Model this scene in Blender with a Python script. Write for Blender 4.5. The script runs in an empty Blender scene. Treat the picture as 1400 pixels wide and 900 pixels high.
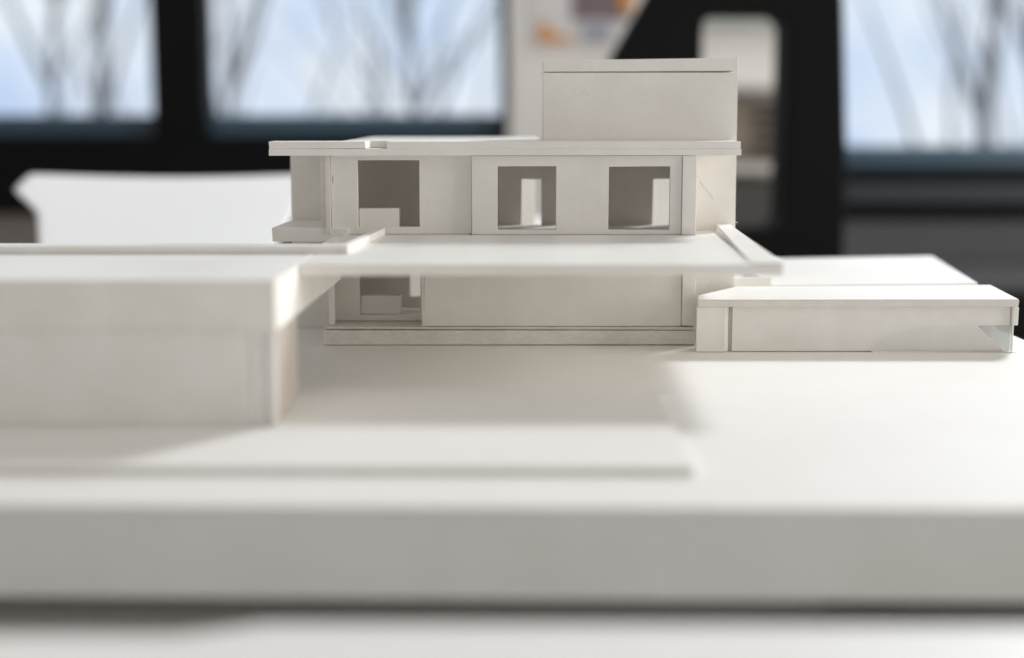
import bpy, bmesh, math, random
from mathutils import Vector, noise

random.seed(11)
sc = bpy.context.scene
col = sc.collection
Z0 = 0.80                      # height of the model's site board above the room floor (metres)

# ------------------------------------------------------------------ camera
cam_d = bpy.data.cameras.new("camera")
cam = bpy.data.objects.new("camera", cam_d)
col.objects.link(cam)
cam.location = (0, 0, Z0 + 0.158)
cam.rotation_euler = (math.radians(90) - math.atan(285 / 1944), 0, 0)
cam_d.sensor_width = 36
cam_d.lens = 50
cam_d.clip_start = 0.01
cam_d.clip_end = 200
cam_d.dof.use_dof = True
cam_d.dof.focus_distance = 0.99
cam_d.dof.aperture_fstop = 2.3
sc.camera = cam

# ------------------------------------------------------------------ room light
world = bpy.data.worlds.new("World")
sc.world = world
world.use_nodes = True
bg = world.node_tree.nodes["Background"]
bg.inputs[0].default_value = (1.0, 0.97, 0.93, 1)
bg.inputs[1].default_value = 0.36

def area_light(name, loc, target, size, energy, color):
    d = bpy.data.lights.new(name, 'AREA')
    d.shape = 'SQUARE'; d.size = size; d.energy = energy; d.color = color
    o = bpy.data.objects.new(name, d); col.objects.link(o)
    o.location = loc
    o.rotation_euler = (Vector(target) - Vector(loc)).to_track_quat('-Z', 'Y').to_euler()
    return o
area_light("window_light", (1.85, 3.25, Z0 + 2.36), (0, 0.85, Z0), 0.60, 98, (0.93, 0.97, 1.0))
# added fill lamp to the right of the table; no window stands there
area_light("side_fill_light", (3.6, 0.45, Z0 + 0.70), (0, 0.85, Z0 + 0.05), 2.3, 92, (1.0, 0.945, 0.875))

sc.view_settings.view_transform = 'Standard'
sc.view_settings.look = 'None'
sc.view_settings.exposure = 0.14
sc.view_settings.gamma = 1
sc.cycles.use_denoising = True
sc.cycles.max_bounces = 14
sc.cycles.diffuse_bounces = 8

# ------------------------------------------------------------------ materials
def new_mat(name):
    m = bpy.data.materials.new(name); m.use_nodes = True
    nt = m.node_tree
    return m, nt, nt.nodes["Principled BSDF"]

def board(name, rgb, rough=0.5, mottle=0.035, scale=38, bump=0.12, streak=None, stain=0.0, spec=0.4):
    """matt model card: base colour with faint mottling, hand smudges and fibre relief"""
    m, nt, p = new_mat(name)
    N, L = nt.nodes, nt.links
    tc = N.new("ShaderNodeTexCoord")
    n1 = N.new("ShaderNodeTexNoise"); n1.inputs["Scale"].default_value = scale
    n1.inputs["Detail"].default_value = 6; n1.inputs["Roughness"].default_value = 0.62
    L.new(tc.outputs["Object"], n1.inputs["Vector"])
    r = N.new("ShaderNodeValToRGB")
    r.color_ramp.elements[0].position = 0.3; r.color_ramp.elements[1].position = 0.72
    lo = tuple(c * (1 - mottle * 2.2) * f for c, f in zip(rgb, (1.0, 0.99, 0.97)))
    hi = tuple(min(1, c * (1 + mottle * 0.6)) for c in rgb)
    r.color_ramp.elements[0].color = (*lo, 1); r.color_ramp.elements[1].color = (*hi, 1)
    L.new(n1.outputs["Fac"], r.inputs["Fac"])
    out = r.outputs["Color"]
    if streak:                     # grain of a cut board edge, long in x
        mp = N.new("ShaderNodeMapping"); mp.inputs["Scale"].default_value = streak
        L.new(tc.outputs["Object"], mp.inputs["Vector"])
        n2 = N.new("ShaderNodeTexNoise"); n2.inputs["Scale"].default_value = 1.0
        n2.inputs["Detail"].default_value = 7; n2.inputs["Roughness"].default_value = 0.7
        L.new(mp.outputs[0], n2.inputs["Vector"])
        r2 = N.new("ShaderNodeValToRGB")
        r2.color_ramp.elements[0].position = 0.36; r2.color_ramp.elements[1].position = 0.60
        r2.color_ramp.elements[0].color = (0.76, 0.69, 0.60, 1); r2.color_ramp.elements[1].color = (1, 1, 1, 1)
        L.new(n2.outputs["Fac"], r2.inputs["Fac"])
        mx = N.new("ShaderNodeMixRGB"); mx.blend_type = 'MULTIPLY'; mx.inputs[0].default_value = 0.4
        L.new(out, mx.inputs[1]); L.new(r2.outputs["Color"], mx.inputs[2]); out = mx.outputs[0]
    if stain > 0:                  # sparse grubby finger and glue marks
        n3 = N.new("ShaderNodeTexNoise"); n3.inputs["Scale"].default_value = 95
        n3.inputs["Detail"].default_value = 3; n3.inputs["Distortion"].default_value = 1.2
        L.new(tc.outputs["Object"], n3.inputs["Vector"])
        r3 = N.new("ShaderNodeValToRGB")
        r3.color_ramp.elements[0].position = 0.66; r3.color_ramp.elements[1].position = 0.80
        r3.color_ramp.elements[0].color = (1, 1, 1, 1); r3.color_ramp.elements[1].color = (0.74, 0.69, 0.62, 1)
        L.new(n3.outputs["Fac"], r3.inputs["Fac"])
        mx = N.new("ShaderNodeMixRGB"); mx.blend_type = 'MULTIPLY'; mx.inputs[0].default_value = stain
        L.new(out, mx.inputs[1]); L.new(r3.outputs["Color"], mx.inputs[2]); out = mx.outputs[0]
    oi = N.new("ShaderNodeObjectInfo")          # every cut piece of card is a shade of its own
    r4 = N.new("ShaderNodeValToRGB")
    r4.color_ramp.elements[0].color = (0.965, 0.957, 0.942, 1); r4.color_ramp.elements[1].color = (1, 1, 1, 1)
    L.new(oi.outputs["Random"], r4.inputs["Fac"])
    mt = N.new("ShaderNodeMixRGB"); mt.blend_type = 'MULTIPLY'; mt.inputs[0].default_value = 1.0
    L.new(out, mt.inputs[1]); L.new(r4.outputs["Color"], mt.inputs[2]); out = mt.outputs[0]
    L.new(out, p.inputs["Base Color"])
    p.inputs["Roughness"].default_value = rough
    p.inputs["Specular IOR Level"].default_value = spec
    nb = N.new("ShaderNodeTexNoise"); nb.inputs["Scale"].default_value = 900; nb.inputs["Detail"].default_value = 3
    L.new(tc.outputs["Object"], nb.inputs["Vector"])
    nc = N.new("ShaderNodeTexNoise"); nc.inputs["Scale"].default_value = 14; nc.inputs["Detail"].default_value = 2
    L.new(tc.outputs["Object"], nc.inputs["Vector"])
    ad = N.new("ShaderNodeMath"); ad.operation = 'MULTIPLY_ADD'; ad.inputs[1].default_value = 14
    L.new(nc.outputs["Fac"], ad.inputs[0]); L.new(nb.outputs["Fac"], ad.inputs[2])
    b = N.new("ShaderNodeBump"); b.inputs["Strength"].default_value = bump; b.inputs["Distance"].default_value = 0.0006
    L.new(ad.outputs[0], b.inputs["Height"]); L.new(b.outputs[0], p.inputs["Normal"])
    return m

def plain(name, rgb, rough=0.5, metal=0.0, mottle=0.1, scale=6, spec=0.5):
    m, nt, p = new_mat(name)
    N, L = nt.nodes, nt.links
    tc = N.new("ShaderNodeTexCoord")
    n1 = N.new("ShaderNodeTexNoise"); n1.inputs["Scale"].default_value = scale; n1.inputs["Detail"].default_value = 5
    L.new(tc.outputs["Object"], n1.inputs["Vector"])
    mx = N.new("ShaderNodeMixRGB")
    mx.inputs[1].default_value = (*[c * (1 - mottle) for c in rgb], 1)
    mx.inputs[2].default_value = (*[min(1, c * (1 + mottle)) for c in rgb], 1)
    L.new(n1.outputs["Fac"], mx.inputs[0]); L.new(mx.outputs[0], p.inputs["Base Color"])
    p.inputs["Roughness"].default_value = rough; p.inputs["Metallic"].default_value = metal
    p.inputs["Specular IOR Level"].default_value = spec
    return m

def glassy(name, tint, gloss=0.06, rough=0.02):
    """thin clear sheet: straight-through transparency with a fresnel sheen"""
    m = bpy.data.materials.new(name); m.use_nodes = True
    nt = m.node_tree; N, L = nt.nodes, nt.links
    N.clear()
    o = N.new("ShaderNodeOutputMaterial")
    t = N.new("ShaderNodeBsdfTransparent"); t.inputs[0].default_value = (*tint, 1)
    g = N.new("ShaderNodeBsdfGlossy"); g.inputs["Roughness"].default_value = rough
    fr = N.new("ShaderNodeLayerWeight"); fr.inputs[0].default_value = 0.5
    pw = N.new("ShaderNodeMath"); pw.operation = 'POWER'; pw.inputs[1].default_value = 5
    L.new(fr.outputs["Facing"], pw.inputs[0])
    ad = N.new("ShaderNodeMath"); ad.operation = 'MULTIPLY_ADD'; ad.use_clamp = True
    ad.inputs[1].default_value = 0.7; ad.inputs[2].default_value = gloss
    L.new(pw.outputs[0], ad.inputs[0])
    mx = N.new("ShaderNodeMixShader")
    L.new(ad.outputs[0], mx.inputs[0]); L.new(t.outputs[0], mx.inputs[1]); L.new(g.outputs[0], mx.inputs[2])
    L.new(mx.outputs[0], o.inputs[0])
    return m

def emitter(name, rgb, strength):
    m = bpy.data.materials.new(name); m.use_nodes = True
    nt = m.node_tree; N, L = nt.nodes, nt.links
    N.clear()
    o = N.new("ShaderNodeOutputMaterial"); e = N.new("ShaderNodeEmission")
    e.inputs[0].default_value = (*rgb, 1); e.inputs[1].default_value = strength
    L.new(e.outputs[0], o.inputs[0])
    return m

M = {
    'card':   board('white_card', (0.905, 0.893, 0.873), stain=0.15),
    'wall':   board('facade_card', (0.90, 0.887, 0.865), mottle=0.03, scale=26, bump=0.2, stain=0.22),
    'deck':   board('deck_card', (0.90, 0.893, 0.882), rough=0.45, mottle=0.025, scale=12),
    'site':   board('site_board', (0.885, 0.88, 0.87), rough=0.55, mottle=0.02, scale=9, bump=0.06, spec=0.25),
    'slab_shade':   board('shaded_slab_grey', (0.655, 0.662, 0.648), mottle=0.03, scale=16, bump=0.05),  # slab greyed so its colour carries the shade of the front face
    'edge':   board('cut_edge', (0.82, 0.795, 0.76), mottle=0.04, scale=60, stain=0.3),
    'plinth': board('plinth_edge', (0.90, 0.878, 0.848), mottle=0.05, scale=60, streak=(150, 150, 620), stain=0.6),
    'brown':  board('shaded_brown_card', (0.50, 0.465, 0.425), mottle=0.05, scale=25),  # pavilion side wall: shade below the terrace put into the colour
    'grub':   board('glued_edge', (0.66, 0.60, 0.53), mottle=0.12, scale=90, streak=(300, 300, 60)),
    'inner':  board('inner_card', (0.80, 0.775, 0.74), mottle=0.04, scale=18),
    'table':  board('table_laminate', (0.87, 0.866, 0.86), rough=0.4, mottle=0.02, scale=5, bump=0.03),
    'pencil': plain('pencil', (0.30, 0.27, 0.24), rough=0.7),
    'black':  plain('black_paint', (0.006, 0.0065, 0.007), rough=0.6, spec=0.1),
    'sill':   plain('dark_blue_sill', (0.045, 0.095, 0.145), rough=0.30, spec=0.6),
    'navy':   plain('navy_paint', (0.016, 0.022, 0.030), rough=0.5),
    'metal':  plain('table_leg_paint', (0.05, 0.05, 0.052), rough=0.4),
    'plaster': plain('white_plaster', (0.82, 0.80, 0.775), rough=0.8, mottle=0.04, scale=2),
    'grey':   plain('grey_wall', (0.115, 0.122, 0.13), rough=0.8, mottle=0.08, scale=2),
    'brownwall': plain('brown_grey_wall', (0.24, 0.215, 0.20), rough=0.8, scale=2),
    'floor':  plain('grey_floor', (0.22, 0.21, 0.20), rough=0.6, scale=3),
    'hazy_bark':   plain('hazy_bark', (0.50, 0.545, 0.61), rough=0.9, scale=12),  # pale blue outdoor haze mixed into the tree colour
    'soil':   plain('winter_ground', (0.10, 0.10, 0.07), rough=0.9, scale=3),
    'acrylic': glassy('clear_acrylic', (0.995, 0.997, 0.996), gloss=0.012, rough=0.06),
    'glass':  glassy('window_glass', (0.97, 0.985, 1.0), gloss=0.008),
}

def cloudy_sky():
    m = emitter('sky_light', (0.72, 0.83, 1.0), 0.90)
    nt = m.node_tree; N, L = nt.nodes, nt.links
    e = [n for n in N if n.type == 'EMISSION'][0]
    tc = N.new("ShaderNodeTexCoord"); n1 = N.new("ShaderNodeTexNoise")
    n1.inputs["Scale"].default_value = 0.55; n1.inputs["Detail"].default_value = 5; n1.inputs["Roughness"].default_value = 0.6
    L.new(tc.outputs["Object"], n1.inputs["Vector"])
    r = N.new("ShaderNodeValToRGB")
    r.color_ramp.elements[0].position = 0.32; r.color_ramp.elements[1].position = 0.62
    r.color_ramp.elements[0].color = (0.58, 0.71, 0.94, 1); r.color_ramp.elements[1].color = (0.92, 0.965, 1.0, 1)
    L.new(n1.outputs["Fac"], r.inputs["Fac"]); L.new(r.outputs["Color"], e.inputs[0])
    return m
M['sky'] = cloudy_sky()

def paper_mat():
    m, nt, p = new_mat('thin_paper'); N, L = nt.nodes, nt.links
    p.inputs["Base Color"].default_value = (0.96, 0.96, 0.965, 1); p.inputs["Roughness"].default_value = 0.6
    t = N.new("ShaderNodeBsdfTranslucent"); t.inputs[0].default_value = (0.95, 0.95, 0.96, 1)
    mx = N.new("ShaderNodeMixShader"); mx.inputs[0].default_value = 0.3
    L.new(p.outputs[0], mx.inputs[1]); L.new(t.outputs[0], mx.inputs[2])
    L.new(mx.outputs[0], N["Material Output"].inputs[0])
    return m
M['paper'] = paper_mat()

def hazy_acrylic():                # scuffed clear sheet: mostly see-through, a little milky
    m = glassy('scuffed_acrylic', (0.97, 0.98, 0.98), gloss=0.05, rough=0.1)
    nt = m.node_tree; N, L = nt.nodes, nt.links
    o = [n for n in N if n.type == 'OUTPUT_MATERIAL'][0]
    src = o.inputs[0].links[0].from_socket
    d = N.new("ShaderNodeBsdfDiffuse"); d.inputs[0].default_value = (0.86, 0.87, 0.87, 1)
    mx = N.new("ShaderNodeMixShader"); mx.inputs[0].default_value = 0.38
    L.new(src, mx.inputs[1]); L.new(d.outputs[0], mx.inputs[2]); L.new(mx.outputs[0], o.inputs[0])
    return m
M['hazy'] = hazy_acrylic()

# ------------------------------------------------------------------ builders
# All coordinates are metres: x to the right, y away from the camera, z above the top of the site board.
def tag(o, label=None, cat=None, group=None, kind=None):
    if label: o['label'] = label
    if cat: o['category'] = cat
    if group: o['group'] = group
    if kind: o['kind'] = kind
    return o

def thing(name, base, label, cat, group=None):
    o = bpy.data.objects.new(name, None); col.objects.link(o)
    o.empty_display_size = 0.02
    o.location = (base[0], base[1], base[2] + Z0)
    return tag(o, label, cat, group)

def root_of(p):
    v = Vector((0, 0, 0))
    while p is not None:
        v += p.location; p = p.parent
    return v

def link(name, bm, m, parent=None, bevel=0.0, origin=None, smooth=False):
    """one mesh object; bm is in scene coordinates (z from the board top)"""
    bmesh.ops.recalc_face_normals(bm, faces=bm.faces)
    if parent is not None:
        off = root_of(parent)
    else:
        off = Vector(origin) if origin else Vector((0, 0, 0))
        off = off + Vector((0, 0, Z0))
    bmesh.ops.translate(bm, verts=bm.verts, vec=Vector((0, 0, Z0)) - off)
    top = parent
    while top is not None and top.parent is not None: top = top.parent
    if top is not None and top.name.startswith('model_') and m not in ('acrylic', 'hazy', 'pencil'):
        for v in bm.verts:                       # hand-cut card: corners a fraction of a millimetre off
            v.co += Vector((random.uniform(-1, 1), random.uniform(-.3, .3), random.uniform(-1, 1))) * 0.00022
    me = bpy.data.meshes.new(name); bm.to_mesh(me); bm.free()
    me.materials.append(M[m])
    o = bpy.data.objects.new(name, me); col.objects.link(o)
    if parent is not None: o.parent = parent
    else: o.location = off
    if smooth:
        for f in me.polygons: f.use_smooth = True
    if bevel:
        b = o.modifiers.new("bevel", 'BEVEL'); b.width = bevel; b.segments = 2
        b.limit_method = 'ANGLE'; b.angle_limit = math.radians(40)
    return o

def prism(pts, z0, z1, jit=0.0):
    """footprint polygon (x, y) raised from z0 to z1; z values may be lists, one per corner"""
    bm = bmesh.new()
    n = len(pts)
    za = z0 if isinstance(z0, (list, tuple)) else [z0] * n
    zb = z1 if isinstance(z1, (list, tuple)) else [z1] * n
    j = lambda: random.uniform(-jit, jit)
    lo = [bm.verts.new((x + j(), y + j(), z)) for (x, y), z in zip(pts, za)]
    hi = [bm.verts.new((x + j(), y + j(), z + j() * 0.5)) for (x, y), z in zip(pts, zb)]
    bm.faces.new(lo); bm.faces.new(hi)
    for i in range(n):
        bm.faces.new((lo[i], lo[(i + 1) % n], hi[(i + 1) % n], hi[i]))
    return bm

def box(x0, x1, y0, y1, z0, z1, jit=0.0):
    return prism([(x0, y0), (x1, y0), (x1, y1), (x0, y1)], z0, z1, jit)

def panel(outer, holes, y0, y1):
    """upright sheet in the x-z plane between y0 and y1, with cut-out openings"""
    bm = bmesh.new()
    edges = []
    for loop in [outer] + list(holes):
        vs = [bm.verts.new((x, y0, z)) for x, z in loop]
        for i in range(len(vs)):
            edges.append(bm.edges.new((vs[i], vs[(i + 1) % len(vs)])))
    res = bmesh.ops.triangle_fill(bm, use_beauty=True, use_dissolve=False, edges=edges)
    faces = [g for g in res['geom'] if isinstance(g, bmesh.types.BMFace)]
    ex = bmesh.ops.extrude_face_region(bm, geom=faces)
    vs = [g for g in ex['geom'] if isinstance(g, bmesh.types.BMVert)]
    bmesh.ops.translate(bm, verts=vs, vec=(0, y1 - y0, 0))
    return bm

def rect(x0, x1, z0, z1): return [(x0, z0), (x1, z0), (x1, z1), (x0, z1)]

def tube(bm, pts, radii, seg=6):
    rings = []
    for i, p in enumerate(pts):
        a = pts[max(0, i - 1)]; b = pts[min(len(pts) - 1, i + 1)]
        d = (b - a).normalized()
        u = d.orthogonal().normalized(); v = d.cross(u)
        rings.append([bm.verts.new(p + (u * math.cos(2 * math.pi * k / seg) + v * math.sin(2 * math.pi * k / seg)) * radii[i]) for k in range(seg)])
    for r, s in zip(rings, rings[1:]):
        for k in range(seg):
            bm.faces.new((r[k], r[(k + 1) % seg], s[(k + 1) % seg], s[k]))
    bm.faces.new(rings[0]); bm.faces.new(list(reversed(rings[-1])))

# ------------------------------------------------------------------ the setting
tag(link('floor', box(-4, 4, -2, 3.9, -0.85, -0.80), 'floor'), kind='structure')
WY = 3.60
tag(link('wall_back', panel(
    [(-3.2, -0.80), (3.2, -0.80), (3.2, 1.9), (-3.2, 1.9)],
    [rect(-2.60, -0.0055, 0.10, 1.5), rect(0.70, 2.60, -0.085, 1.5)], WY, WY + 0.16), 'plaster'), kind='structure')
tag(link('wainscot_left', box(-3.0, -0.0065, WY - 0.012, WY - 0.003, -0.79, -0.078), 'brownwall'), kind='structure')
tag(link('wainscot_right', box(0.60, 3.0, WY - 0.012, WY - 0.003, -0.79, -0.094), 'grey'), kind='structure')
tag(link('sky', box(-14, 14, 17, 17.1, -8, 10), 'sky'), kind='structure')
tag(link('ground', box(-14, 14, 4.2, 16.9, -3.6, -3.5), 'soil'), kind='structure')

# windows: dark frames with one glass each, deep sills
def window(name, x0, x1, mull, zs, zb, label):
    w = thing(name, ((x0 + x1) / 2, WY, zb), label, 'window', 'dark framed windows')
    fr = 0.05
    link('apron', box(x0, x1, WY - 0.03, WY + 0.02, zb, zs - 0.05), 'black', w, 0.003)
    link('sill', box(x0 + 0.02, x1 - 0.004, WY + 0.021, WY + 0.10, zs - 0.06, zs), 'sill', w, 0.004)
    link('head', box(x0, x1, WY - 0.01, WY + 0.05, 1.45, 1.5), 'black', w, 0.003)
    for (a, b) in mull:
        link('post', box(a, b, WY - 0.025, WY + 0.09, zs - 0.0495, 1.449), 'black', w, 0.004)
    xs = sorted([e for m_ in mull for e in m_])[1:-1]
    for a, b in zip(xs[0::2], xs[1::2]):
        link('pane', box(a + 0.001, b - 0.001, WY + 0.055, WY + 0.061, zs, 1.449), 'glass', w)
    return w
window('window', -2.60, -0.006, [(-2.60, -2.50), (-0.8936, -0.7599), (-0.030, -0.007)], 0.1725, -0.075,
       'black framed window left of the white pillar, with a thick black post')
window('window', 0.70, 2.60, [(0.70, 0.8083), (2.5, 2.6)], 0.094, -0.090,
       'black framed window at the right, beyond the black machine frame')
link_band = link('ledge', box(0.815, 2.6, WY - 0.10, WY - 0.031, -0.045, 0.000), 'navy', bevel=0.004, origin=(1.7, WY, -0.045))
tag(link_band, 'dark navy ledge running below the right window', 'ledge')

cb = thing('cabinet', (1.6, 3.3, -0.80), 'low black cabinet against the wall below the right window', 'cabinet')
link('carcass', box(0.92, 2.3, 3.10, 3.50, -0.79, -0.215), 'black', cb, 0.004)
link('top', box(0.91, 2.31, 3.085, 3.51, -0.2148, -0.195), 'metal', cb, 0.003)
for x in (0.93, 1.39, 1.85):
    dr = link('door', box(x, x + 0.44, 3.080, 3.0995, -0.77, -0.225), 'black', cb, 0.003)
    link('handle', box(x + 0.38, x + 0.40, 3.062, 3.0795, -0.36, -0.26), 'metal', dr, 0.003)

# bare winter trees outside
def bare_tree(x, y, h, lean, seed, r0, label):
    rnd = random.Random(seed)
    t = thing('bare_tree', (x, y, -3.5), label, 'tree', 'bare trees outside the windows')
    tb = bmesh.new(); cb = bmesh.new()
    n = 12; pts = []; rad = []
    p = Vector((x, y, -3.5)); d = Vector((lean, 0, 1)).normalized()
    for i in range(n + 1):
        pts.append(p.copy()); rad.append(0.78 * r0 * (1 - 0.75 * i / n))
        d = (d + Vector((rnd.uniform(-.09, .09), rnd.uniform(-.06, .06), 0.03))).normalized()
        p = p + d * (h / n)
    tube(tb, pts, rad, 8)
    def grow(p, d, r, ln, lev):
        q = [p.copy()]; rr = [r]; k = 5
        for i in range(k):
            d = (d + Vector((rnd.uniform(-.22, .22), rnd.uniform(-.2, .2), rnd.uniform(-.02, .16)))).normalized()
            p = p + d * (ln / k); q.append(p.copy()); rr.append(r * (1 - 0.8 * (i + 1) / k))
        tube(cb, q, rr, 5)
        if lev > 0:
            for i in range(1, k + 1):
                for _ in range(1):
                    dd = (d + Vector((rnd.uniform(-1, 1), rnd.uniform(-.8, .8), rnd.uniform(-.1, .7)))).normalized()
                    grow(q[i], dd, rr[i] * 0.62 + 0.002, ln * rnd.uniform(.4, .62), lev - 1)
    for i in range(4, n + 1):
        for _ in range(1 + i % 2):
            a = rnd.uniform(0, 2 * math.pi)
            grow(pts[i], Vector((math.cos(a), math.sin(a) * .6, rnd.uniform(1.1, 2.4))).normalized(), rad[i] * 1.0, h * rnd.uniform(.18, .34), 1 if i % 2 == 0 else 0)
    link('trunk', tb, 'hazy_bark', t, smooth=True)
    link('branches', cb, 'hazy_bark', t, smooth=True)
for a in [(-3.15, 9.0, 6.6, 0.10, 1, .055, 'bare tree seen at the far left edge of the left window'),
          (-2.25, 8.0, 6.2, -0.10, 2, .050, 'leaning bare tree left of the thick black window post'),
          (-1.42, 8.4, 6.5, 0.02, 3, .055, 'bare tree just right of the thick black window post'),
          (-0.62, 10.0, 7.0, 0.05, 4, .045, 'slender bare tree in the middle of the left window'),
          (-0.15, 8.6, 6.4, -0.03, 9, .04, 'thin bare tree beside the white pillar, seen through the left window'),
          (2.35, 8.2, 6.4, 0.16, 6, .055, 'leaning bare tree in the middle of the right window'),
          (3.25, 9.4, 6.8, 0.12, 7, .05, 'bare tree at the right edge of the right window')]:
    bare_tree(*a)

# pinned prints on the white pillar
pp = thing('poster', (0.19, WY - 0.004, 0.345), 'collage poster with orange and mauve prints on the white pillar', 'poster')
M['poster_white'] = plain('poster_white', (0.66, 0.65, 0.655), 0.6, mottle=0.08, scale=9)
M['orange'] = plain('orange_print', (0.60, 0.26, 0.045), 0.6, mottle=0.35, scale=26)
M['mauve'] = plain('mauve_print', (0.17, 0.13, 0.14), 0.6, mottle=0.3, scale=40)
M['bluegrey'] = plain('blue_grey_print', (0.32, 0.34, 0.40), 0.6, mottle=0.2, scale=22)
link('sheet', box(0.045, 0.40, WY - 0.004, WY - 0.001, 0.343, 0.62), 'poster_white', pp)
link('print', panel([(0.065, .350), (0.150, .350), (0.148, .362), (0.098, .372), (0.090, .400), (0.068, .395)], [], WY - .0065, WY - .0045), 'orange', pp)
link('print', box(0.150, 0.290, WY - .0065, WY - .0045, 0.405, 0.52), 'mauve', pp)
link('print', box(0.268, 0.298, WY - .009, WY - .007, 0.425, 0.47), 'orange', pp)
link('print', box(0.175, 0.245, WY - .0065, WY - .0045, 0.352, 0.395), 'bluegrey', pp)

# shelf unit seen through the opening of the black frame
M['books'] = board('brown_spines', (0.36, 0.31, 0.26), mottle=0.1, scale=30, streak=(9, 9, 95))
M['greenish'] = plain('grey_green_print', (0.34, 0.36, 0.335), 0.7, mottle=0.25, scale=28)
M['pale'] = plain('pale_board', (0.62, 0.60, 0.575), 0.7, mottle=0.05)
M['darkbox'] = plain('dark_grey_box', (0.075, 0.072, 0.068), 0.7, mottle=0.3, scale=18)
su = thing('shelf_unit', (0.56, 3.42, -0.79), 'pale shelf unit with brown and grey boards behind the black machine frame', 'shelf')
link('back_board', box(0.40, 0.690, 3.53, 3.545, -0.79, 0.60), 'pale', su)
for zz in (-0.15, 0.036, 0.225):
    link('shelf', box(0.402, 0.688, 3.36, 3.529, zz, zz + 0.022), 'pale', su, 0.002)
ps = thing('book_stack', (0.55, 3.43, 0.0585), 'stack of brown and dark edged books on the shelf behind the black frame', 'books')
M['spine_dark'] = plain('dark_spines', (0.075, 0.062, 0.052), 0.7, mottle=0.3, scale=20)
zz = 0.0585; rb = random.Random(5)
for k in range(11):
    h = rb.uniform(0.026, 0.031)
    if zz + h > 0.222: break
    x0 = 0.42 + rb.uniform(0, 0.02)
    bk = link('book', box(x0, 0.660 + rb.uniform(-.012, .012), 3.39 + rb.uniform(-.012, .012), 3.51, zz, zz + h - 0.0004), 'books', ps, 0.001)
    link('spine_label', box(0.575, 0.655, 3.370, 3.3765, zz + 0.010, zz + h - 0.003), 'spine_dark', bk)
    zz += h
tag(link('storage_box', box(0.42, 0.670, 3.365, 3.50, -0.127, 0.020), 'darkbox', bevel=0.004, origin=(0.55, 3.43, -0.127)),
    'dark grey storage box low on the shelf behind the black frame', 'box')
link('print_sheet', box(0.43, 0.668, 3.524, 3.5285, 0.375, 0.46), 'greenish', su)

# black machine frame
def rounded(x0, x1, z0, z1, r, n=7):
    out = []
    for cx, cz, a0 in ((x1 - r, z0 + r, -90), (x1 - r, z1 - r, 0), (x0 + r, z1 - r, 90), (x0 + r, z0 + r, 180)):
        for i in range(n + 1):
            a = math.radians(a0 + 90 * i / n); out.append((cx + r * math.cos(a), cz + r * math.sin(a)))
    return out
mf = thing('machine_frame', (0.37, 2.3, -0.80), 'black machine frame with sloping arm and tall rounded opening', 'machine')
link('frame', panel([(0.245, -0.78), (0.530, -0.78), (0.527, 0.10), (0.514, 0.34), (0.50, 0.40), (0.44, 0.43), (0.27, 0.43), (0.238, 0.40),
                     (0.208, 0.346), (0.157, 0.258), (0.150, 0.232), (0.158, 0.215), (0.245, 0.20)],
                    [rounded(0.2965, 0.4270, -0.012, 0.3215, 0.022)], 2.25, 2.36), 'black', mf, 0.006)
link('foot', box(0.17, 0.56, 2.10, 2.50, -0.80, -0.781), 'black', mf, 0.004)

# ------------------------------------------------------------------ table and what lies on it
TB = -0.057
tb = thing('table', (-0.35, 1.0, -0.80), 'white topped work table under the architectural model', 'table')
link('tabletop', box(-1.15, 0.345, -0.15, 2.15, TB - 0.028, TB), 'table', tb, 0.002)
for x, y in ((-1.08, -0.08), (0.28, -0.08), (-1.08, 2.08), (0.28, 2.08)):
    link('leg', box(x - 0.02, x + 0.02, y - 0.02, y + 0.02, -0.80, TB - 0.0285), 'metal', tb, 0.003)

tag(link('front_board', prism([(-0.50, 0.12), (0.42, 0.10), (0.42, 0.462), (-0.085, 0.466), (-0.112, 0.455), (-0.50, 0.458)],
         TB + 0.0003, -0.012), 'table', bevel=0.0012, origin=(0, 0.3, TB)),
    'blurred white board lying in the nearest foreground', 'board')

# curled sheet of paper behind the model
def curled_sheet():
    prof = [(1.400, 0.0045), (1.470, 0.0150), (1.550, 0.029), (1.630, 0.045), (1.700, 0.062), (1.755, 0.077), (1.797, 0.0885),
            (1.826, 0.0935), (1.846, 0.088), (1.859, 0.073), (1.857, 0.056), (1.844, 0.047), (1.830, 0.052)]
    fine = []
    for i in range(len(prof) - 1):
        p0 = prof[max(0, i - 1)]; p1 = prof[i]; p2 = prof[i + 1]; p3 = prof[min(len(prof) - 1, i + 2)]
        for k in range(4):
            t = k / 4
            fine.append(tuple(0.5 * (2 * b + (c - a) * t + (2 * a - 5 * b + 4 * c - d) * t * t + (3 * b - a - 3 * c + d) * t ** 3)
                              for a, b, c, d in zip(p0, p1, p2, p3)))
    fine.append(prof[-1])
    nx = 40
    bm = bmesh.new(); g = []
    for j, (y, z) in enumerate(fine):
        up = max(0.0, min(1.0, (z - 0.045) / 0.04)) if j > 12 else max(0.0, (z - 0.05) / 0.05)
        row = []
        for i in range(nx + 1):
            u = i / nx
            xl = -0.468 - 0.120 * (min(y, 1.76) - 1.40) / 0.36 - 0.026 * min(1, max(0, up - 0.25) * 1.9)
            x = xl + (-0.255 - xl) * u
            sag = -0.0045 * math.sin(math.pi * u) * max(0, (z + 0.045) / 0.14) - 0.003
            row.append(bm.verts.new((x, y + 0.004 * math.sin(u * 5), z + sag)))
        g.append(row)
    for a, b in zip(g, g[1:]):
        for i in range(nx):
            bm.faces.new((a[i], a[i + 1], b[i + 1], b[i]))
    o = link('curled_paper', bm, 'paper', origin=(-0.44, 1.42, 0.0), smooth=True)
    s = o.modifiers.new("thickness", 'SOLIDIFY'); s.thickness = 0.0008
    return o
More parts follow.
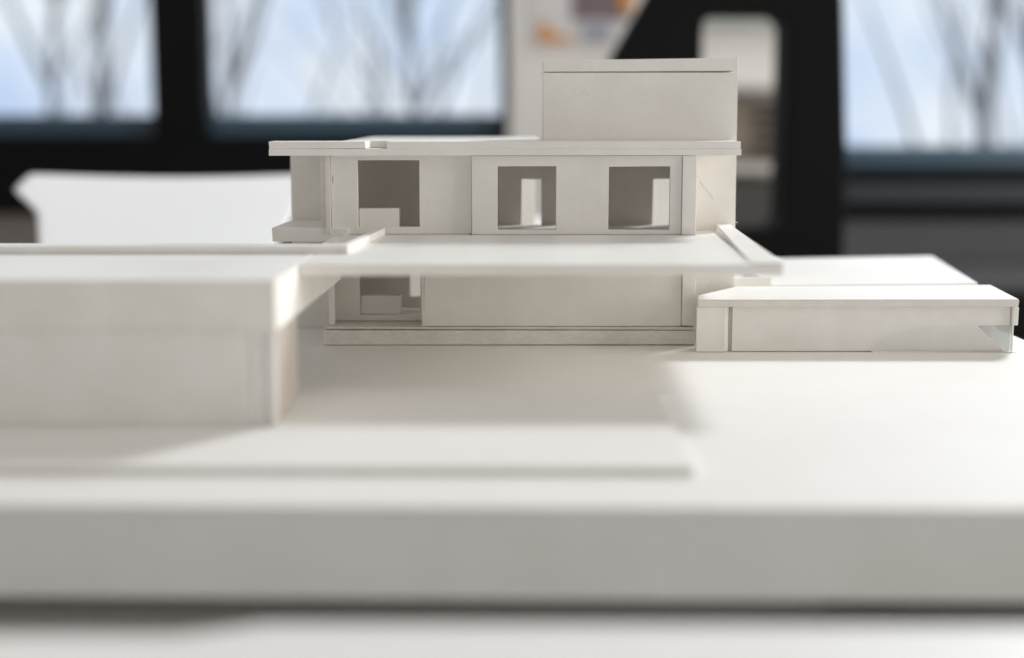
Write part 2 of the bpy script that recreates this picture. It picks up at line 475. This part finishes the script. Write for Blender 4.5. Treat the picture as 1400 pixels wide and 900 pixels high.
tag(curled_sheet(), 'large white sheet of paper with rolled top, behind the model at the left', 'paper')

bs = thing('board_stack', (0.02, 1.58, TB), 'stack of white boards behind the model, seen through its middle upper window', 'boards')
for k in range(10):
    dx = random.uniform(-.006, .006)
    link('board', box(-0.045 + dx, 0.092 + dx, 1.48 + dx, 1.70 + dx, TB + 0.0002 + k * 0.0102, TB + 0.0100 + k * 0.0102), 'card', bs, 0.0006)

lb = prism([(0.105, 1.455), (0.205, 1.455), (0.205, 1.461), (0.105, 1.461)], TB + 0.0002, 0.122)  # added card, tilted back to catch light and brighten the window slit
for v in lb.verts:
    if v.co.z > 0: v.co.y += 0.07
tag(link('slit_fill_board', lb, 'card', bevel=0.0005, origin=(0.155, 1.46, TB)), 'white board added behind the model to brighten its rightmost upper window', 'board')

# ------------------------------------------------------------------ site board of the model
base = thing('site_board', (-0.12, 0.99, TB), 'thick white site board carrying the architectural model', 'board')
link('slab', prism([(-0.62, 0.5810), (0.3726, 0.5645), (0.3726, 1.43), (-0.62, 1.43)], -0.0400, -0.0012), 'slab_shade', base, 0.0008)
link('top_sheet', prism([(-0.62, 0.5808), (0.3728, 0.5643), (0.3728, 1.4302), (-0.62, 1.4302)], -0.0011, 0.0), 'site', base, 0.0004)
for x, y in ((-0.45, 0.63), (0.20, 0.63), (-0.45, 1.37), (0.20, 1.37)):
    link('foot', box(x - 0.06, x + 0.06, y - 0.02, y + 0.02, TB + 0.0002, -0.0402), 'black', base)
link('ground_layer', prism([(-0.62, 0.6275), (0.0820, 0.6235), (0.0830, 0.815), (-0.62, 0.815)], 0.0002, 0.0038), 'site', base)

# ------------------------------------------------------------------ left front pavilion with its roof
pv = thing('model_pavilion', (-0.28, 0.75, 0.0042), 'low blurred white card pavilion in the left foreground', 'model building')
G = 0.0041
link('front_wall', box(-0.50, -0.1335, 0.7118, 0.7165, G, 0.0524), 'wall', pv, 0.0004)
link('pier', box(-0.1333, -0.1240, 0.7128, 0.7170, G, 0.0524), 'card', pv, 0.0004)
link('corner_strip', box(-0.1238, -0.1200, 0.7112, 0.7150, G, 0.0524), 'card', pv, 0.0004)
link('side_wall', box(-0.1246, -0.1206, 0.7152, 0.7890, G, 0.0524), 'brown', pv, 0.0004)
link('back_wall', box(-0.50, -0.1240, 0.7850, 0.7890, G, 0.0524), 'wall', pv, 0.0004)
link('front_fascia', box(-0.50, -0.1193, 0.7105, 0.7150, 0.0526, 0.0785), 'wall', pv, 0.0003)
link('side_fascia', prism([(-0.1250, 0.7152), (-0.1191, 0.7152), (-0.1188, 0.985), (-0.1246, 0.985)], [0.0526, 0.0526, 0.0485, 0.0485], 0.0785), 'card', pv, 0.0005)
link('roof', prism([(-0.50, 0.7152), (-0.1252, 0.7152), (-0.1252, 0.930), (-0.50, 0.930)], 0.0728, 0.0784), 'deck', pv, 0.0004)
link('kerb', prism([(-0.50, 0.8550), (-0.1038, 0.8552), (-0.1038, 0.8612), (-0.50, 0.8610)], 0.0787, 0.0832), 'card', pv, 0.0004)
link('kerb', prism([(-0.1036, 0.8552), (-0.0988, 0.8552), (-0.0890, 0.9985), (-0.0948, 0.9985)], 0.0787, 0.0836), 'card', pv, 0.0004)

# ------------------------------------------------------------------ terrace deck
te = thing('model_terrace', (0.02, 0.89, 0.0720), 'wide white card terrace slab projecting from the model house', 'model terrace')
link('deck', prism([(-0.1186, 0.7900), (0.1515, 0.7900), (0.1596, 1.0410), (0.1290, 1.0410), (0.1290, 0.9960), (-0.0300, 0.9960), (-0.0300, 1.0290), (-0.1186, 1.0290)],
                   0.0722, 0.0785), 'deck', te, 0.0006)
link('kerb', prism([(0.1338, 0.7908), (0.1515, 0.7906), (0.1588, 1.0405), (0.1492, 1.0405)], 0.0787, [0.0792, 0.0792, 0.0835, 0.0835]), 'card', te, 0.0004)

fb = bmesh.new()
for a, b, c in (((0.1590, 1.036, 0.0835), (0.1612, 1.034, 0.0865), (0.1606, 1.034, 0.0895)), ((0.1592, 1.034, 0.0835), (0.1622, 1.033, 0.0850), (0.1640, 1.033, 0.0846))):
    tube(fb, [Vector(a), Vector(b), Vector(c)], [0.00012, 0.0001, 0.00006], 4)
link('frayed_fibre', fb, 'card', te)

# ------------------------------------------------------------------ the main house
ho = thing('model_house', (0.0, 1.05, 0.0), 'sharp two storey white card model house with square window openings', 'model house')
# plinth
link('plinth', box(-0.1340, 0.1300, 0.9970, 1.0950, 0.0006, 0.0106, 0.0002), 'plinth', ho, 0.0004)
link('floor_sheet', prism([(-0.1325, 1.0005), (0.1297, 0.9975), (0.1297, 1.0950), (-0.1325, 1.0950)], 0.0112, 0.0130), 'edge', ho, 0.0002)
# ground floor
link('lower_wall', panel(rect(-0.1305, -0.0645, 0.0133, 0.0719), [rect(-0.1108, -0.0665, 0.0176, 0.0640)], 1.0280, 1.0320), 'wall', ho, 0.0003)
link('counter', box(-0.1104, -0.0813, 1.0315, 1.0420, 0.0180, 0.0316), 'card', ho, 0.0003)
link('lower_front_wall', box(-0.0617, 0.1200, 1.0000, 1.0045, 0.0136, 0.0718), 'wall', ho, 0.0003)
link('lower_return', box(-0.0643, -0.0619, 0.9995, 1.0400, 0.0133, 0.0718), 'edge', ho, 0.0002)
link('lower_pier', box(0.1204, 0.1296, 0.9972, 1.0400, 0.0142, 0.0718), 'card', ho, 0.0003)
link('lower_side_wall', box(-0.1345, -0.1312, 1.0100, 1.0950, 0.0133, 0.0719), 'edge', ho, 0.0002)
link('lower_post', box(-0.1308, -0.1268, 1.0060, 1.0100, 0.0133, 0.0719), 'card', ho, 0.0002)
link('lower_back_wall', panel(rect(-0.1310, 0.1590, 0.0133, 0.0719), [rect(-0.0790, -0.0655, 0.0228, 0.0500), rect(-0.0450, 0.1150, 0.0228, 0.0620)], 1.0965, 1.1000), 'inner', ho, 0.0002)  # wide second opening is out of view, added to light the interior
# first floor
link('upper_floor', prism([(-0.1310, 1.0300), (-0.0290, 1.0300), (-0.0290, 0.9975), (0.1280, 0.9975), (0.1280, 1.1000), (-0.1310, 1.1000)], 0.0722, 0.0783), 'inner', ho)
link('upper_wall', panel(rect(-0.1272, -0.0284, 0.0788, 0.1338), [rect(-0.1083, -0.0651, 0.0838, 0.1306)], 1.0024, 1.0066), 'wall', ho, 0.0003)
link('upper_front_wall', panel(rect(-0.0281, 0.1186, 0.0788, 0.1338),
     [rect(-0.0102, 0.0309, 0.0820, 0.1263), rect(0.0674, 0.1104, 0.0820, 0.1263)], 0.9972, 1.0016), 'wall', ho, 0.0003)
link('upper_return', box(-0.0281, -0.0240, 1.0018, 1.0118, 0.0788, 0.1338), 'wall', ho, 0.0002)
link('parapet_box', box(-0.1081, -0.0797, 1.0060, 1.0180, 0.0800, 0.0965), 'card', ho, 0.0003)
link('upper_pier', box(0.1190, 0.1286, 0.9950, 1.0415, 0.0788, 0.1338), 'card', ho, 0.0003)
link('corner_board', box(-0.1308, -0.1275, 0.9990, 1.0950, 0.0788, 0.1338), 'edge', ho, 0.0002)
link('corner_board', box(-0.1342, -0.1311, 1.0020, 1.0950, 0.0788, 0.1338), 'edge', ho, 0.0002)
link('side_wall', box(-0.1680, -0.1356, 1.0850, 1.0895, 0.0, 0.1338), 'wall', ho, 0.0004)
link('side_wall', box(-0.1680, -0.1640, 1.0900, 1.1200, 0.0, 0.1338), 'wall', ho, 0.0004)
bw = link('upper_back_wall', panel(rect(-0.1290, 0.1620, 0.0722, 0.1338),
     [rect(0.0073, 0.0226, 0.0765, 0.1134), rect(0.1087, 0.1240, 0.0765, 0.1134), rect(-0.0620, -0.0220, 0.0850, 0.1250), rect(0.0400, 0.0680, 0.0850, 0.1250)], 1.1005, 1.1040), 'inner', ho, 0.0002)  # last two openings are out of view, added to let light in
for x0, x1 in ((0.0068, 0.0232), (0.1080, 0.1248)):
    link('acrylic_pane', box(x0, x1, 1.1042, 1.1052, 0.0755, 0.1140), 'acrylic', bw)
link('acrylic_strip', prism([(0.1035, 1.0022), (0.1110, 1.0022), (0.1110, 1.0034), (0.1035, 1.0034)], 0.0815, 0.1150), 'acrylic', ho, 0.0002)
# side balcony
link('balcony', prism([(-0.1688, 1.0000), (-0.1154, 1.0000), (-0.1154, 1.0080), (-0.1358, 1.0850), (-0.1680, 1.0845)], 0.0736, 0.0832), 'card', ho, 0.0004)
# roof of two layers, the upper one notched
rf = link('roof', prism([(-0.1685, 0.9925), (0.1588, 0.9925), (0.1588, 1.0410), (0.0215, 1.0410), (0.0215, 1.2500), (-0.1220, 1.2500), (-0.1220, 1.0900), (-0.1560, 1.0900), (-0.1600, 1.0160), (-0.1685, 1.0160)],
                        0.1341, 0.1386), 'card', ho, 0.00015)
link('roof_layer', prism([(-0.1683, 0.9927), (-0.1015, 0.9927), (-0.1008, 1.0200), (-0.0868, 1.0200), (-0.0868, 0.9930), (0.1584, 0.9922), (0.1584, 1.0408), (0.0213, 1.0408),
                          (0.0213, 1.2495), (-0.1215, 1.2495), (-0.1215, 1.0250), (-0.1683, 1.0150)], 0.13870, 0.1436), 'card', rf, 0.0002)
link('rear_wing', box(-0.1200, 0.0190, 1.2000, 1.2450, 0.0, 0.1338), 'wall', ho, 0.0004)
# tower
tw = link('tower_front', panel([(0.1330, 0.0005), (0.1638, 0.0005), (0.1628, 0.1922), (0.0226, 0.1922), (0.0226, 0.1388), (0.1330, 0.1388)], [], 1.0415, 1.0460), 'wall', ho, 0.0003)
link('tower_side', box(0.1592, 0.1632, 1.0462, 1.0960, 0.0005, 0.1922), 'card', ho, 0.0003)
link('tower_side', box(0.0228, 0.0268, 1.0462, 1.0960, 0.1440, 0.1922), 'card', ho, 0.0003)
link('tower_back', box(0.0228, 0.1632, 1.0962, 1.0998, 0.1340, 0.1922), 'card', ho, 0.0003)
link('tower_lid', prism([(0.0228, 1.0412), (0.1630, 1.0412), (0.1630, 1.0998), (0.0228, 1.0998)], [0.1926, 0.1933, 0.1933, 0.1926],
                        [0.2008, 0.2029, 0.2029, 0.2008]), 'card', ho, 0.0003)
# pencil and glue marks
def mark(pts, y, w, parent, dz=0):
    bm = bmesh.new()
    vs = []
    for i, (x, z) in enumerate(pts):
        a = pts[max(0, i - 1)]; b = pts[min(len(pts) - 1, i + 1)]
        d = Vector((b[0] - a[0], b[1] - a[1])).normalized(); nrm = Vector((-d.y, d.x)) * w * 0.5
        vs.append((bm.verts.new((x + nrm.x, y, z + nrm.y)), bm.verts.new((x - nrm.x, y, z - nrm.y))))
    for a, b in zip(vs, vs[1:]):
        bm.faces.new((a[0], a[1], b[1], b[0]))
    return link('pencil_mark', bm, 'pencil', parent)
mark([(0.1365, 0.1145), (0.1400, 0.1098), (0.1432, 0.1062), (0.1462, 0.1022), (0.1472, 0.1012)], 1.04135, 0.00022, ho)
mark([(0.1340, 0.1190), (0.1352, 0.1168)], 1.04135, 0.00015, ho)
mark([(-0.1262, 0.1170), (-0.1255, 0.1200), (-0.1258, 0.1140)], 1.00225, 0.00030, ho)

# ------------------------------------------------------------------ near annex on the right
an = thing('model_annex', (0.24, 1.0, 0.0), 'long low white card annex with clear corner, right of the model house', 'model building')
link('roof', prism([(0.1272, 0.9655), (0.3466, 0.9650), (0.3566, 1.0530), (0.1650, 1.0400), (0.1310, 0.9900)], 0.0318, 0.0364, 0.0002), 'edge', an, 0.0004)
link('roof_top', prism([(0.1273, 0.9657), (0.3464, 0.9652), (0.3563, 1.0528), (0.1650, 1.0398), (0.1311, 0.9899)], 0.0364, 0.0369), 'deck', an)
link('end_wall', box(0.1268, 0.1466, 0.9668, 0.9712, 0.0004, 0.0315), 'card', an, 0.0004)
link('glued_strip', box(0.1468, 0.1490, 0.9690, 0.9735, 0.0004, 0.0314), 'card', an, 0.0002)
link('glued_strip', box(0.1492, 0.1514, 0.9700, 0.9735, 0.0004, 0.0314), 'grub', an, 0.0002)
link('front_wall', panel([(0.1517, 0.0006), (0.3392, 0.0006), (0.3205, 0.0182), (0.3428, 0.0186), (0.3428, 0.0312), (0.1517, 0.0314)], [], 0.9690, 0.9722), 'wall', an, 0.0002)
link('inner_wall', panel([(0.2480, 0.0006), (0.3400, 0.0006), (0.3213, 0.0182), (0.3160, 0.0240), (0.2480, 0.0240)], [], 0.9724, 0.9830), 'card', an, 0.0003)
link('inner_wall', box(0.3100, 0.3424, 1.0040, 1.0070, 0.0006, 0.0312), 'card', an, 0.0002)
link('back_wall', box(0.1700, 0.3400, 1.0330, 1.0370, 0.0004, 0.0314), 'card', an, 0.0003)
link('floor_sheet', box(0.2480, 0.3475, 0.9658, 1.0325, 0.0001, 0.0005), 'card', an)
link('acrylic_pane', panel([(0.2504, 0.0008), (0.3440, 0.0008), (0.3440, 0.0186), (0.3000, 0.0184), (0.2760, 0.0158), (0.2570, 0.0100), (0.2504, 0.0075)], [], 0.9672, 0.9684), 'acrylic', an, 0.0002)
link('acrylic_pane', box(0.3428, 0.3440, 0.9686, 1.0320, 0.0008, 0.0312), 'hazy', an, 0.0002)
link('acrylic_corner', panel([(0.3398, 0.0008), (0.3440, 0.0008), (0.3440, 0.0186), (0.3210, 0.0184)], [], 0.9696, 0.9708), 'hazy', an, 0.0002)
link('acrylic_edge', box(0.3434, 0.3446, 0.9660, 0.9671, 0.0006, 0.0188), 'card', an)
link('bracket', box(0.3432, 0.3474, 0.9662, 0.9860, 0.0189, 0.0314), 'card', an, 0.0004)

# ------------------------------------------------------------------ far annex
fa = thing('model_annex', (0.29, 1.19, 0.0), 'plain flat roofed white card block behind the long annex', 'model building')
link('roof', prism([(0.1994, 1.0770), (0.3596, 1.0910), (0.3893, 1.3128), (0.2000, 1.2850)], 0.0318, 0.0340), 'deck', fa, 0.0003)
link('link_wall', box(0.1660, 0.1960, 1.0700, 1.0740, 0.0004, 0.0405), 'card', fa, 0.0003)
link('wall', prism([(0.2060, 1.0850), (0.3530, 1.0980), (0.3660, 1.2960), (0.2060, 1.2700)], 0.0004, 0.0316), 'wall', fa, 0.0004)
